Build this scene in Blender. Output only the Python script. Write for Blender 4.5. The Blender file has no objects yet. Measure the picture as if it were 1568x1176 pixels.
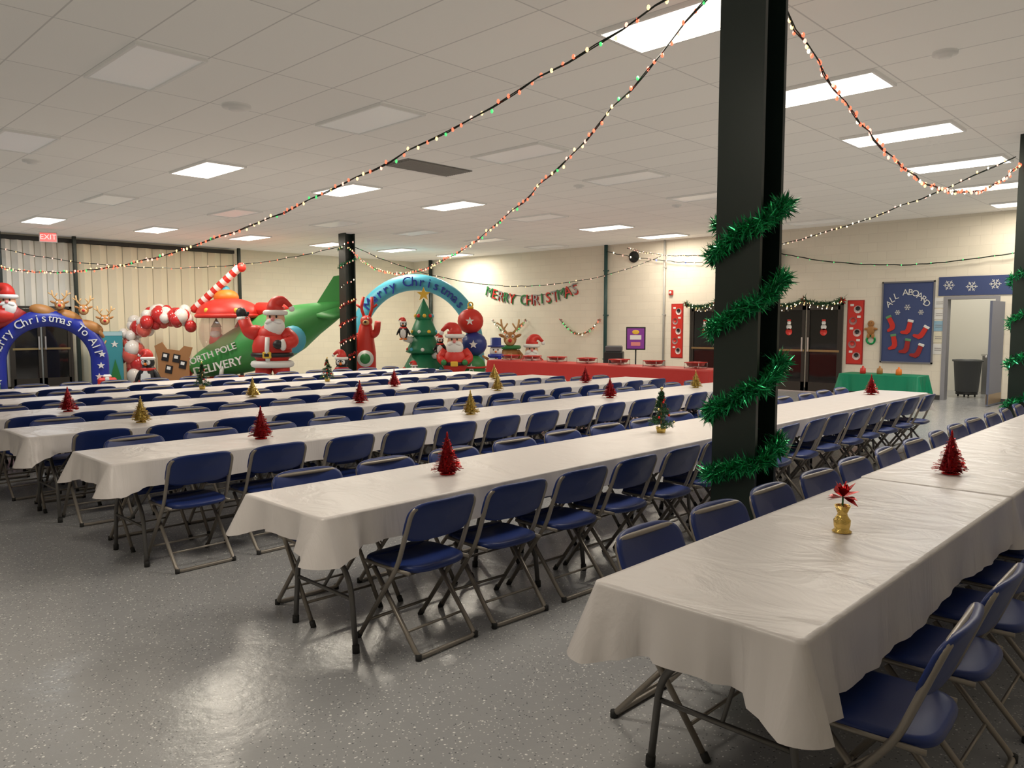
import bpy, math, random
from mathutils import Matrix, Vector
random.seed(7)
pi=math.pi
rad=math.radians
scene=bpy.context.scene
scene.view_settings.view_transform='Standard'
scene.view_settings.exposure=0.0

# ------------------------------------------------------------------ materials
MATS={}
def mat(name,col,rough=0.5,metal=0.0,emis=0.0,ecol=None,alpha=1.0,bump=None,coat=0.0,trans=0.0,sample=True,spec=0.5):
    if name in MATS: return MATS[name]
    m=bpy.data.materials.new(name); m.use_nodes=True
    nt=m.node_tree; p=nt.nodes['Principled BSDF']
    p.inputs['Base Color'].default_value=(*col,1)
    p.inputs['Roughness'].default_value=rough
    p.inputs['Metallic'].default_value=metal
    p.inputs['Specular IOR Level'].default_value=spec
    p.inputs['Coat Weight'].default_value=coat
    p.inputs['Transmission Weight'].default_value=trans
    p.inputs['Alpha'].default_value=alpha
    if emis>0:
        p.inputs['Emission Color'].default_value=(*(ecol or col),1)
        p.inputs['Emission Strength'].default_value=emis
    tc=nt.nodes.new('ShaderNodeTexCoord')
    nz=nt.nodes.new('ShaderNodeTexNoise')
    sc,st,ds=(bump if bump else (30,0.05,0.002))
    nz.inputs['Scale'].default_value=sc
    nz.inputs['Detail'].default_value=4
    nt.links.new(tc.outputs['Object'],nz.inputs['Vector'])
    bp=nt.nodes.new('ShaderNodeBump'); bp.inputs['Strength'].default_value=st; bp.inputs['Distance'].default_value=ds
    nt.links.new(nz.outputs['Fac'],bp.inputs['Height'])
    nt.links.new(bp.outputs['Normal'],p.inputs['Normal'])
    if not sample:
        m.cycles.emission_sampling='NONE'
    MATS[name]=m
    return m

def floor_mat():
    m=bpy.data.materials.new('epoxy_floor'); m.use_nodes=True
    nt=m.node_tree; p=nt.nodes['Principled BSDF']; L=nt.links.new
    tc=nt.nodes.new('ShaderNodeTexCoord')
    def thr(scale,lo,hi,rnd):
        mp=nt.nodes.new('ShaderNodeMapping'); mp.inputs['Location'].default_value=(rnd,rnd*2,0)
        L(tc.outputs['Object'],mp.inputs['Vector'])
        v=nt.nodes.new('ShaderNodeTexVoronoi'); v.inputs['Scale'].default_value=scale
        L(mp.outputs['Vector'],v.inputs['Vector'])
        sep=nt.nodes.new('ShaderNodeSeparateColor'); L(v.outputs['Color'],sep.inputs['Color'])
        r=nt.nodes.new('ShaderNodeMath'); r.operation='GREATER_THAN'; r.inputs[1].default_value=hi
        L(sep.outputs['Red'],r.inputs[0])
        d=nt.nodes.new('ShaderNodeMath'); d.operation='LESS_THAN'; d.inputs[1].default_value=lo
        L(v.outputs['Distance'],d.inputs[0])
        mu=nt.nodes.new('ShaderNodeMath'); mu.operation='MULTIPLY'
        L(r.outputs[0],mu.inputs[0]); L(d.outputs[0],mu.inputs[1])
        return mu
    nz=nt.nodes.new('ShaderNodeTexNoise'); nz.inputs['Scale'].default_value=1.2; nz.inputs['Detail'].default_value=5
    L(tc.outputs['Object'],nz.inputs['Vector'])
    cr=nt.nodes.new('ShaderNodeMix'); cr.data_type='RGBA'
    cr.inputs[6].default_value=(0.37,0.375,0.39,1); cr.inputs[7].default_value=(0.42,0.425,0.435,1)
    L(nz.outputs['Fac'],cr.inputs[0])
    last=cr.outputs[2]
    for scale,lo,hi,rnd,col in ((110,0.42,0.90,0.3,(0.74,0.74,0.73,1)),(105,0.40,0.94,3.1,(0.16,0.17,0.18,1)),(70,0.38,0.965,7.7,(0.92,0.92,0.90,1))):
        t=thr(scale,lo,hi,rnd)
        mx=nt.nodes.new('ShaderNodeMix'); mx.data_type='RGBA'
        L(t.outputs[0],mx.inputs[0]); L(last,mx.inputs[6]); mx.inputs[7].default_value=col
        last=mx.outputs[2]
    L(last,p.inputs['Base Color'])
    n2=nt.nodes.new('ShaderNodeTexNoise'); n2.inputs['Scale'].default_value=7; n2.inputs['Detail'].default_value=8; n2.inputs['Roughness'].default_value=0.6
    L(tc.outputs['Object'],n2.inputs['Vector'])
    mr=nt.nodes.new('ShaderNodeMapRange'); mr.inputs['To Min'].default_value=0.12; mr.inputs['To Max'].default_value=0.30
    L(n2.outputs['Fac'],mr.inputs['Value']); L(mr.outputs['Result'],p.inputs['Roughness'])
    p.inputs['Specular IOR Level'].default_value=0.7
    bp=nt.nodes.new('ShaderNodeBump'); bp.inputs['Strength'].default_value=0.35; bp.inputs['Distance'].default_value=0.012
    L(n2.outputs['Fac'],bp.inputs['Height']); L(bp.outputs['Normal'],p.inputs['Normal'])
    return m

def brick_mat(name,c1,mortar,bw,rh,ms,offset,vec,rough=0.8,bumpst=0.3,loc=(0,0,0),glow=0.0):
    m=bpy.data.materials.new(name); m.use_nodes=True
    nt=m.node_tree; p=nt.nodes['Principled BSDF']; L=nt.links.new
    tc=nt.nodes.new('ShaderNodeTexCoord')
    mp=nt.nodes.new('ShaderNodeMapping'); mp.inputs['Location'].default_value=loc
    L(tc.outputs['Object'],mp.inputs['Vector'])
    sp=nt.nodes.new('ShaderNodeSeparateXYZ'); L(mp.outputs['Vector'],sp.inputs['Vector'])
    cb=nt.nodes.new('ShaderNodeCombineXYZ')
    L(sp.outputs[vec[0]],cb.inputs['X']); L(sp.outputs[vec[1]],cb.inputs['Y'])
    b=nt.nodes.new('ShaderNodeTexBrick'); b.offset=offset; b.squash=1.0
    b.inputs['Scale'].default_value=1; b.inputs['Brick Width'].default_value=bw; b.inputs['Row Height'].default_value=rh
    b.inputs['Mortar Size'].default_value=ms; b.inputs['Mortar Smooth'].default_value=0.3
    b.inputs['Color1'].default_value=(*c1,1); b.inputs['Color2'].default_value=(*[c*0.96 for c in c1],1)
    b.inputs['Mortar'].default_value=(*mortar,1)
    L(cb.outputs[0],b.inputs['Vector']); L(b.outputs['Color'],p.inputs['Base Color'])
    nz=nt.nodes.new('ShaderNodeTexNoise'); nz.inputs['Scale'].default_value=60; L(tc.outputs['Object'],nz.inputs['Vector'])
    mu=nt.nodes.new('ShaderNodeMath'); mu.operation='MULTIPLY_ADD'; mu.inputs[1].default_value=-1.0
    L(b.outputs['Fac'],mu.inputs[0]); L(nz.outputs['Fac'],mu.inputs[2])
    bp=nt.nodes.new('ShaderNodeBump'); bp.inputs['Strength'].default_value=bumpst; bp.inputs['Distance'].default_value=0.005
    L(mu.outputs[0],bp.inputs['Height']); L(bp.outputs['Normal'],p.inputs['Normal'])
    p.inputs['Roughness'].default_value=rough
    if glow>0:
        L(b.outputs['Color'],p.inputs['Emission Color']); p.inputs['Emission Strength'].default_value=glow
    return m

WHITE=mat('white_vinyl',(0.8,0.8,0.78),0.45)
RED=mat('red_nylon',(0.62,0.03,0.02),0.45)
DRED=mat('dark_red',(0.35,0.02,0.02),0.5)
GREEN=mat('green_nylon',(0.03,0.22,0.06),0.45)
LGREEN=mat('bright_green',(0.10,0.38,0.08),0.45)
BLACK=mat('black_nylon',(0.012,0.012,0.014),0.45)
SKIN=mat('peach_nylon',(0.75,0.42,0.28),0.5)
BROWN=mat('brown_nylon',(0.40,0.18,0.05),0.5)
TAN=mat('tan_nylon',(0.6,0.36,0.15),0.5)
YELL=mat('yellow_nylon',(0.8,0.5,0.05),0.5)
ORANGE=mat('orange_nylon',(0.8,0.2,0.02),0.5)
NAVY=mat('navy_nylon',(0.015,0.03,0.32),0.4)
LBLUE=mat('light_blue_nylon',(0.08,0.42,0.58),0.45)
TEAL=mat('teal_panel',(0.05,0.30,0.36),0.5)
DBLUE=mat('deep_blue_ball',(0.02,0.04,0.22),0.35)
PURPLE=mat('purple_print',(0.25,0.05,0.35),0.4)
PINK=mat('pink_nylon',(0.75,0.25,0.25),0.5)
GREYP=mat('grey_print',(.35,.33,.33),.5)

# ------------------------------------------------------------------ mesh builder
class B:
    def __init__(s):
        s.v=[];s.f=[];s.fm=[];s.fs=[];s.mats=[];s.M=Matrix()
    def mi(s,m):
        if m not in s.mats: s.mats.append(m)
        return s.mats.index(m)
    def add(s,vs,fs,m,smooth=True):
        o=len(s.v); k=s.mi(m)
        M=s.M
        s.v.extend([tuple(M@Vector(v)) for v in vs])
        for f in fs:
            s.f.append(tuple(i+o for i in f)); s.fm.append(k); s.fs.append(smooth)
    def box(s,c,d,m,rot=None):
        x,y,z=[a/2 for a in d]
        vs=[Vector((i*x,j*y,k*z)) for i in(-1,1) for j in(-1,1) for k in(-1,1)]
        R=rot if rot else Matrix()
        vs=[R@v+Vector(c) for v in vs]
        s.add(vs,[(0,1,3,2),(4,6,7,5),(0,4,5,1),(2,3,7,6),(0,2,6,4),(1,5,7,3)],m,False)
    def rbox(s,c,d,m,r=0.01,rot=None):
        x,y,z=[a/2 for a in d]; r=min(r,x*.9,y*.9,z*.9)
        R=rot if rot else Matrix(); C=Vector(c)
        idx={};vs=[]
        for i in(-1,1):
            for j in(-1,1):
                for k in(-1,1):
                    for a in range(3):
                        v=[i*(x-r),j*(y-r),k*(z-r)]
                        v[a]=(i*x,j*y,k*z)[a]
                        idx[(i,j,k,a)]=len(vs); vs.append(R@Vector(v)+C)
        fs=[]
        for a in range(3):
            b,c2=(a+1)%3,(a+2)%3
            for sg in(-1,1):
                q=[]
                for (p1,p2) in((-1,-1),(1,-1),(1,1),(-1,1)):
                    key=[0,0,0];key[a]=sg;key[b]=p1;key[c2]=p2
                    q.append(idx[(key[0],key[1],key[2],a)])
                fs.append(tuple(q if sg>0 else q[::-1]))
        for a in range(3):
            b,c2=(a+1)%3,(a+2)%3
            for p1 in(-1,1):
                for p2 in(-1,1):
                    k1=[0,0,0];k1[a]=-1;k1[b]=p1;k1[c2]=p2
                    k2=list(k1);k2[a]=1
                    q=[idx[(*k1,b)],idx[(*k2,b)],idx[(*k2,c2)],idx[(*k1,c2)]]
                    fs.append(tuple(q if p1*p2<0 else q[::-1]))
        for i in(-1,1):
            for j in(-1,1):
                for k in(-1,1):
                    q=[idx[(i,j,k,0)],idx[(i,j,k,1)],idx[(i,j,k,2)]]
                    fs.append(tuple(q if i*j*k>0 else q[::-1]))
        s.add(vs,fs,m,False)
    def ell(s,c,r,m,rot=None,n=16,z0=-1.0,z1=1.0):
        if not hasattr(r,'__len__'): r=(r,r,r)
        R=rot if rot else Matrix(); C=Vector(c); k=max(4,n//2)
        a0=math.asin(max(-1,z0)); a1=math.asin(min(1,z1))
        vs=[];fs=[]
        for i in range(k+1):
            la=a0+(a1-a0)*i/k
            for j in range(n):
                lo=2*pi*j/n
                vs.append(R@Vector((r[0]*math.cos(la)*math.cos(lo),r[1]*math.cos(la)*math.sin(lo),r[2]*math.sin(la)))+C)
        for i in range(k):
            for j in range(n):
                fs.append((i*n+j,i*n+(j+1)%n,(i+1)*n+(j+1)%n,(i+1)*n+j))
        s.add(vs,fs,m)
    def tube(s,pts,r,m,n=8,caps=True,closed=False,mats=None,flat=1.0):
        pts=[Vector(p) for p in pts]; N=len(pts)
        if hasattr(r,'__len__'):
            r=list(r)
            if len(r)==N: rs=r
            else:
                rs=[]
                for i in range(N):
                    f=i/(N-1)*(len(r)-1); k=min(int(f),len(r)-2); rs.append(r[k]+(r[k+1]-r[k])*(f-k))
        else: rs=[r]*N
        T=[]
        for i in range(N):
            if closed: t=pts[(i+1)%N]-pts[i-1]
            else: t=pts[min(i+1,N-1)]-pts[max(i-1,0)]
            T.append(t.normalized() if t.length>0 else Vector((0,0,1)))
        up=Vector((0,0,1)) if abs(T[0].z)<0.9 else Vector((0,1,0))
        u=T[0].cross(up).normalized(); vs=[];fs=[]
        for i in range(N):
            u=(u-T[i]*u.dot(T[i])).normalized(); w=T[i].cross(u)
            for j in range(n):
                a=2*pi*j/n
                vs.append(pts[i]+(u*math.cos(a)+w*math.sin(a)*flat)*rs[i])
        segs=N if closed else N-1
        if mats:
            for i in range(segs):
                ff=[]
                for j in range(n): ff.append((j,(j+1)%n,n+(j+1)%n,n+j))
                s.add(vs[i*n:(i+2)*n],ff,mats[i%len(mats)])
            return
        for i in range(segs):
            i2=(i+1)%N
            for j in range(n): fs.append((i*n+j,i*n+(j+1)%n,i2*n+(j+1)%n,i2*n+j))
        if caps and not closed:
            fs.append(tuple(range(n))[::-1]); fs.append(tuple((N-1)*n+j for j in range(n)))
        s.add(vs,fs,m)
    def lathe(s,prof,m,n=16,c=(0,0,0),R=None,jag=0):
        vs=[];fs=[];C=Vector(c);R=R if R else Matrix()
        for i,(r,z) in enumerate(prof):
            for j in range(n):
                a=2*pi*j/n; rr=r*(1+(jag if j%2 else -jag))
                vs.append(R@Vector((rr*math.cos(a),rr*math.sin(a),z))+C)
        for i in range(len(prof)-1):
            for j in range(n): fs.append((i*n+j,i*n+(j+1)%n,(i+1)*n+(j+1)%n,(i+1)*n+j))
        s.add(vs,fs,m)
    def plate(s,pts,y0,th,m):
        n=len(pts)
        ar=sum(pts[i][0]*pts[(i+1)%n][1]-pts[(i+1)%n][0]*pts[i][1] for i in range(n))
        if ar<0: pts=pts[::-1]
        vs=[(x,y0,z) for x,z in pts]+[(x,y0+th,z) for x,z in pts]
        fs=[tuple(range(n)),tuple(range(2*n-1,n-1,-1))]
        for i in range(n): fs.append((i,n+i,n+(i+1)%n,(i+1)%n))
        s.add(vs,fs,m,False)
    def strips(s,cs,R,m_list,per,w,rng,inner=0.1,zs=1.0):
        for c in cs:
            c=Vector(c)
            for _ in range(per):
                d=Vector((rng.gauss(0,1),rng.gauss(0,1),rng.gauss(0,1)*zs)).normalized()
                q=d.cross(Vector((rng.gauss(0,1),rng.gauss(0,1),rng.gauss(0,1)))).normalized()*w
                j=Vector((rng.uniform(-1,1),rng.uniform(-1,1),rng.uniform(-1,1)))*R*0.25
                r=R*rng.uniform(0.65,1.1)
                k=d.cross(q).normalized()*R*rng.uniform(-.25,.25)
                a=c+j+d*R*inner; b=c+j+d*r*0.6+k*0.4; e=c+j+d*r+k
                s.add([a-q,a+q,b+q,b-q,e],[(0,1,2,3),(3,2,4)],rng.choice(m_list),False)
    def text(s,t,size,m,M,ext=0.004,align='CENTER'):
        cu=bpy.data.curves.new('t','FONT'); cu.body=t; cu.size=size; cu.extrude=ext; cu.align_x=align; cu.align_y='CENTER'; cu.resolution_u=3
        ob=bpy.data.objects.new('t',cu); scene.collection.objects.link(ob)
        dg=bpy.context.evaluated_depsgraph_get(); dg.update()
        me=bpy.data.meshes.new_from_object(ob.evaluated_get(dg))
        vs=[M@v.co for v in me.vertices]; fs=[tuple(p.vertices) for p in me.polygons]
        s.add(vs,fs,m,False)
        bpy.data.objects.remove(ob); bpy.data.meshes.remove(me); bpy.data.curves.remove(cu)
    def mesh(s,name):
        me=bpy.data.meshes.new(name); me.from_pydata(s.v,[],s.f)
        for m in s.mats: me.materials.append(m)
        me.polygons.foreach_set('material_index',s.fm); me.polygons.foreach_set('use_smooth',s.fs)
        me.update(); return me
    def done(s,name,loc=(0,0,0),rz=0.0,scale=1.0):
        return put(name,s.mesh(name),loc,rz,scale)
def put(name,me,loc=(0,0,0),rz=0.0,scale=1.0):
    o=bpy.data.objects.new(name,me); o.location=loc; o.rotation_euler=(0,0,rz); o.scale=(scale,)*3
    scene.collection.objects.link(o); return o
def RX(a): return Matrix.Rotation(rad(a),4,'X')
def RY(a): return Matrix.Rotation(rad(a),4,'Y')
def RZ(a): return Matrix.Rotation(rad(a),4,'Z')
def TR(x,y,z): return Matrix.Translation((x,y,z))
def fillet(pts,r=0.04,n=5):
    pts=[Vector(p) for p in pts]; out=[pts[0]]
    for i in range(1,len(pts)-1):
        a,b,c=pts[i-1],pts[i],pts[i+1]
        d1=(a-b);d2=(c-b); rr=min(r,d1.length*.45,d2.length*.45)
        p=b+d1.normalized()*rr;q=b+d2.normalized()*rr
        for k in range(n+1):
            t=k/n; out.append(p*(1-t)**2+b*2*t*(1-t)+q*t*t)
    out.append(pts[-1]); return out
FACE=rad(-46)      # objects that face back toward the hall entrance
EAST=rad(-90)      # objects mounted on the east wall
CEIL=3.95

# ------------------------------------------------------------------ room shell
b=B(); b.box((8.4,9.5,-0.05),(27.2,27.4,0.1),floor_mat()); b.done('floor')
FILL_GLOW=0.135  # strength of the ambient fill added to ceiling surfaces that are not lamps
cm=brick_mat('ceiling_tile_fill_glow',(0.80,0.765,0.70),(0.56,0.53,0.485),0.61,1.3567,0.008,0.0,'XY',0.9,0.12,loc=(-4.975+6.1,-2.58+13.567,0),glow=FILL_GLOW)  # tiles emit evenly, added in place of bounced light
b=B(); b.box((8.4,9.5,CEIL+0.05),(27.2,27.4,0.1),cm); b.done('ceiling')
blk=brick_mat('painted_block_east',(0.86,0.80,0.68),(0.78,0.72,0.61),0.41,0.205,0.006,0.5,'YZ',0.65,0.35)
blk2=brick_mat('painted_block_north',(0.86,0.80,0.66),(0.78,0.72,0.60),0.41,0.205,0.006,0.5,'XZ',0.65,0.35)
DY0,DY1,DH=3.97,4.86,2.17
b=B()
b.box((18.6,(-4+DY0)/2,CEIL/2),(0.2,DY0+4,CEIL),blk)
b.box((18.6,(DY0+DY1)/2,(CEIL+DH)/2),(0.2,DY1-DY0,CEIL-DH),blk)
b.box((18.6,(DY1+23)/2,CEIL/2),(0.2,23-DY1,CEIL),blk)
b.done('wall_east')
b=B(); b.box((6.8,23.1,CEIL/2),(23.8,0.2,CEIL),blk2); b.done('wall_north')
b=B(); b.box((-5.1,9.5,CEIL/2),(0.2,27.0,CEIL),blk); b.done('wall_west')
b=B(); b.box((6.8,-4.1,CEIL/2),(23.8,0.2,CEIL),blk2); b.done('wall_south')
roomw=mat('kitchen_wall_paint',(0.82,0.80,0.74),0.7)
b=B(); b.box((21.4,4.5,CEIL/2),(0.1,5,CEIL),roomw); b.box((20.0,7.0,CEIL/2),(2.7,0.1,CEIL),roomw); b.box((20.0,2.0,CEIL/2),(2.7,0.1,CEIL),roomw)
b.done('wall_kitchen')
DARKGR=mat('dark_green_steel',(0.012,0.024,0.020),0.35)
BASEM=mat('baseboard_rubber',(0.05,0.05,0.05),0.5)
b=B()
for y0,y1 in((-4,DY0-.08),(DY1+.08,22.98)): b.box((18.485,(y0+y1)/2,0.05),(0.02,y1-y0,0.1),BASEM)
b.done('baseboard_east')

CURT=mat('partition_vinyl',(0.84,0.78,0.60),0.6,bump=(80,0.2,0.002))
CURW=mat('partition_vinyl_white',(0.90,0.89,0.82),0.6,bump=(80,0.2,0.002))
DGREY=mat('dark_track',(0.03,0.03,0.028),0.5)
SEAM=mat('partition_seam',(0.38,0.36,0.28),0.6)
b=B()
def pleats(x0,x1,pw,dep,y,m):
    n=int((x1-x0)/pw)*2; vs=[];fs=[]
    prof=[]
    for i in range(n+1):
        x=x0+(x1-x0)*i/n; yy=y-(dep if i%2 else 0)
        prof.append((x,yy))
    for x,yy in prof: vs+= [(x,yy,0.04),(x,yy,3.78)]
    for i in range(n): fs.append((2*i,2*i+2,2*i+3,2*i+1))
    b.add(vs,fs,m,False)
    for i in range(0,n+1,2): b.box((prof[i][0],prof[i][1]-.004,1.91),(0.012,0.012,3.74),SEAM)
pleats(-4.9,6.75,0.26,0.10,22.92,CURW)
pleats(6.9,11.35,0.40,0.08,22.92,CURT)
b.box((3.2,22.9,3.84),(16.3,0.16,0.10),DGREY)
b.done('folding_partition_curtain')
for x in(5.12,6.83,11.42):
    b=B(); b.rbox((0,0,CEIL/2),(0.09,0.09,CEIL),DARKGR,.01); b.rbox((0,0,0.02),(0.14,0.12,0.04),DARKGR,.01); b.done('wall_post',(x,22.68,0))
for y,r,mm in((21.9,0.07,DARKGR),(13.95,0.055,mat('dark_teal_pipe',(0.02,0.07,0.07),0.4)),(11.95,0.03,mat('grey_conduit',(0.45,0.45,0.43),0.4))):
    b=B(); b.tube([(0,0,0),(0,0,CEIL)],r,mm,10)
    for z in(0.6,1.9,3.2): b.box((0.02,0,z),(0.1,r*2.6,0.03),mm)
    b.done('wall_pipe',(18.5-r-0.03,y,0))

# ------------------------------------------------------------------ ceiling fixtures
OFFP=mat('unlit_diffuser_fill_glow',(0.84,0.83,0.79),0.35,emis=FILL_GLOW*.84,ecol=(1,.97,.92))  # switched-off panels, with emission added to match the glowing tiles
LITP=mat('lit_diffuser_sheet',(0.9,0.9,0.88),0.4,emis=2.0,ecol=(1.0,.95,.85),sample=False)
FRM=mat('fixture_frame_fill_glow',(0.72,0.70,0.65),0.5,emis=FILL_GLOW*.6,ecol=(1,.96,.9))
def fixture(lit,panel):
    b=B()
    for sx in(-1,1): b.box((sx*0.292,0,0),(0.026,1.25,0.03),FRM)
    for sy in(-1,1): b.box((0,sy*0.612,0),(0.558,0.026,0.03),FRM)
    b.box((0,0,0.004),(0.558,1.198,0.012),panel)
    b.box((0,0,0.012),(0.56,1.2,0.004),FRM)
    return b.mesh(lit)
FL=fixture('ceiling_light_panel',LITP);FO=fixture('ceiling_light_panel',OFFP)
WARM=(1.0,0.90,0.74); COOL=(0.90,0.96,1.0)
def lamp(parent,loc,col,P):
    la=bpy.data.lights.new('fluorescent_lamp','AREA'); la.shape='RECTANGLE'; la.size=0.55; la.size_y=1.19; la.color=col; la.energy=P
    lo=bpy.data.objects.new('fluorescent_lamp',la); scene.collection.objects.link(lo)
    lo.parent=parent; lo.location=(0,0,-0.008)
rowsY=[2.58+0.678+4.07*i for i in range(5)]
for k in range(-3,6):
    x=5.28+2.44*k
    for i,y in enumerate(rowsY):
        lit=(i==0 and k>=0) or (i==2 and k in(0,1,2,4,5)) or (i==4 and k in(0,1,2,3,4,5)) or (i==0 and k==-2)
        if i in(1,3) and k in (-3,): continue
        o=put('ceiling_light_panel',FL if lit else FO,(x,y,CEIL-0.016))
        if lit: lamp(o,0,COOL if (i==4 and k==0) or (i==0 and k==3) else WARM,50 if i==0 else (58 if i==2 else 72))
o=put('ceiling_light_panel',FL,(19.9,4.5,CEIL-0.016)); lamp(o,0,(1,.96,.85),40)
b=B(); VM=mat('vent_grey',(0.22,0.215,0.20),0.6)
b.box((0,0,0),(1.22,0.58,0.012),VM)
for i in range(12): b.box((0,-0.26+i*0.047,-0.012),(1.16,0.012,0.014),mat('vent_louver',(0.45,0.44,0.42),0.5))
b.done('air_return_vent',(7.5,8.95,CEIL-0.008))
for (x,y,r) in((4.0,7.9,0.15),(7.4,2.05,0.10),(10.2,8.3,0.09),(13.2,8.3,0.09),(3.3,12.6,0.12)):
    b=B(); b.lathe([(0.001,-0.05),(r*.5,-0.05),(r*.6,-.03),(r,-0.025),(r,0.0)],FRM,20); b.done('ceiling_speaker' if r>.11 else 'smoke_detector',(x,y,CEIL))
b=B(); b.box((0,0,0),(0.38,0.05,0.24),mat('sign_housing',(0.6,0.55,0.5),0.5)); b.box((0,-0.028,0),(0.34,0.006,0.2),mat('exit_face',(0.8,0.1,0.08),0.4,emis=0.9,ecol=(1,0.12,0.1)))
b.text('EXIT',0.17,mat('exit_letter',(1,.4,.4),.4,emis=1.2,ecol=(1,.5,.45)),TR(0,-0.034,0)@RX(90))
b.box((0,0,0.16),(0.04,0.03,0.1),FRM); b.done('exit_sign',(5.85,21.3,CEIL-0.21),rad(-20))

# ------------------------------------------------------------------ steel columns with tinsel
TIN=[mat('tinsel_green_a',(0.01,0.34,0.10),0.26,metal=0.6),mat('tinsel_green_b',(0.04,0.60,0.22),0.2,metal=0.65),mat('tinsel_green_c',(0.005,0.16,0.06),0.3,metal=0.5)]
colm=B()
s=.15
colm.box((-s+.016,0,CEIL/2),(0.032,2*s,CEIL),DARKGR); colm.box((s-.016,0,CEIL/2),(0.032,2*s,CEIL),DARKGR)
colm.box((0,0,CEIL/2),(2*s-.064,0.03,CEIL),DARKGR); colm.box((0,0,0.012),(0.42,0.4,0.024),DARKGR)
colme=colm.mesh('steel_column')
put('steel_column',colme,(4.66,2.39,0)); put('steel_column',colme,(11.5,17.0,0),0,1.0); put('steel_column',colme,(11.35,2.08,0))
def helix(z0,z1,turns,h,ph,n):
    out=[]
    for i in range(n):
        t=i/(n-1); a=ph+2*pi*turns*t
        c,s_=math.cos(a),math.sin(a); k=h/max(abs(c),abs(s_)); k=min(k,h*1.18)
        out.append((c*k,s_*k,z0+(z1-z0)*t))
    return out
rng=random.Random(3)
b=B()
zl=[0.76,1.22,1.76,2.24,2.62]
pp=[]
for q in range(4):
    zc=zl[q]; zn=zl[q+1]; n=64
    for i in range(n):
        t=i/n; a=rad(115+360*t)
        c,s_=math.cos(a),math.sin(a); k=min(0.185/max(abs(c),abs(s_)),0.225)
        rise=.20 if q in(0,) else .34
        z=zc-rise/2+rise*min(t/.5,1)
        if t>.5:
            z+= ((zn-.15)-(zc+rise/2))*(t-.5)/.5
            if q==3: z=zc+rise/2-.25*(t-.5)
        pp.append((c*k,s_*k,z+rng.uniform(-.012,.012)))
b.strips(pp,0.088,TIN,52,0.0036,rng)
b.done('tinsel_garland',(4.66,2.39,0))
b=B(); b.strips(helix(0.5,2.6,4,0.18,0.5,150),0.085,TIN,18,0.005,rng); b.done('tinsel_garland',(11.35,2.08,0))
LB={'r':mat('bulb_red',(1,.1,.05),.3,emis=2.2,ecol=(1,.14,.07),sample=False),'g':mat('bulb_green',(.1,.8,.2),.3,emis=.9,ecol=(.1,.9,.25),sample=False),
    'y':mat('bulb_amber',(1,.6,.2),.3,emis=2.5,ecol=(1,.6,.25),sample=False),'b':mat('bulb_blue',(.15,.2,1),.3,emis=1.5,ecol=(.2,.25,1),sample=False),
    'p':mat('bulb_pink',(1,.35,.3),.3,emis=2.0,ecol=(1,.45,.35),sample=False),'w':mat('bulb_warm',(1,.8,.5),.3,emis=2.5,ecol=(1,.85,.6),sample=False)}
WIRE=mat('light_wire',(0.01,0.02,0.012),0.5)
def bulbs_on(b,pts,cols,r,step,rng,off=0.02):
    acc=0
    for i in range(1,len(pts)):
        a=Vector(pts[i-1]);c=Vector(pts[i]);L=(c-a).length
        pos=-acc
        while pos+step<=L:
            pos+=step
            p=a.lerp(c,pos/L)+Vector((rng.uniform(-1,1),rng.uniform(-1,1),rng.uniform(-1.2,.6)))*off
            b.ell(p,(r,r,r*1.5),LB[rng.choice(cols)],n=6)
        acc=L-pos
def string(name,A,Bp,sag,cols='rrrpyyg',r=0.0125,step=0.11,wr=0.005,n=40):
    A=Vector(A);Bp=Vector(Bp);b=B();rg=random.Random(5)
    pts=[]
    for i in range(n+1):
        t=i/n; p=A.lerp(Bp,t); p.z-=4*sag*t*(1-t); p+=Vector((rg.uniform(-1,1),rg.uniform(-1,1),rg.uniform(-1,1)))*0.012; pts.append(p)
    b.tube(pts,wr,WIRE,5); b.tube([p+Vector((.01*math.sin(i*2),.01*math.cos(i*2),-.008)) for i,p in enumerate(pts)],wr,WIRE,5)
    bulbs_on(b,pts,cols,r,step,rg); b.done(name)
string('string_lights',(4.6,2.56,3.93),(3.5,22.6,3.8),1.40,n=80)
string('string_lights',(4.68,2.56,3.93),(11.4,16.8,3.6),1.22,n=60)
string('string_lights',(4.83,2.42,3.93),(11.15,2.2,3.6),0.80,cols='rrrppyw',r=0.012,step=0.055,n=40)
string('string_lights',(11.3,2.28,3.7),(18.3,13.1,3.8),0.62,cols='wpy',r=0.012,step=0.14)
string('string_lights',(11.3,17.1,3.6),(5.1,22.4,3.5),0.5,cols='ypr',r=0.014,step=0.22)
string('string_lights',(11.6,16.8,3.6),(18.2,11.9,3.5),0.9,cols='ypg',r=0.012,step=0.2)
string('string_lights',(18.38,13.9,3.75),(18.38,9.0,3.2),0.15,cols='bbpw',r=0.02,step=0.3)
string('string_lights',(18.38,9.0,3.5),(18.38,2.2,3.4),0.5,cols='g',r=0.012,step=0.3,wr=0.008)
b=B(); hp=helix(0.4,3.85,7,0.16,0,150); b.tube(hp,0.006,WIRE,5); bulbs_on(b,hp,'yprw',0.016,0.11,rng)
b.strips(helix(2.9,3.6,1.5,0.18,0,40),0.06,TIN,10,0.006,rng)
b.strips(helix(0.6,2.4,4,0.17,1,110),0.05,[DRED,RED],10,0.006,rng); b.done('column_string_lights',(11.5,17.0,0))

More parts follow.
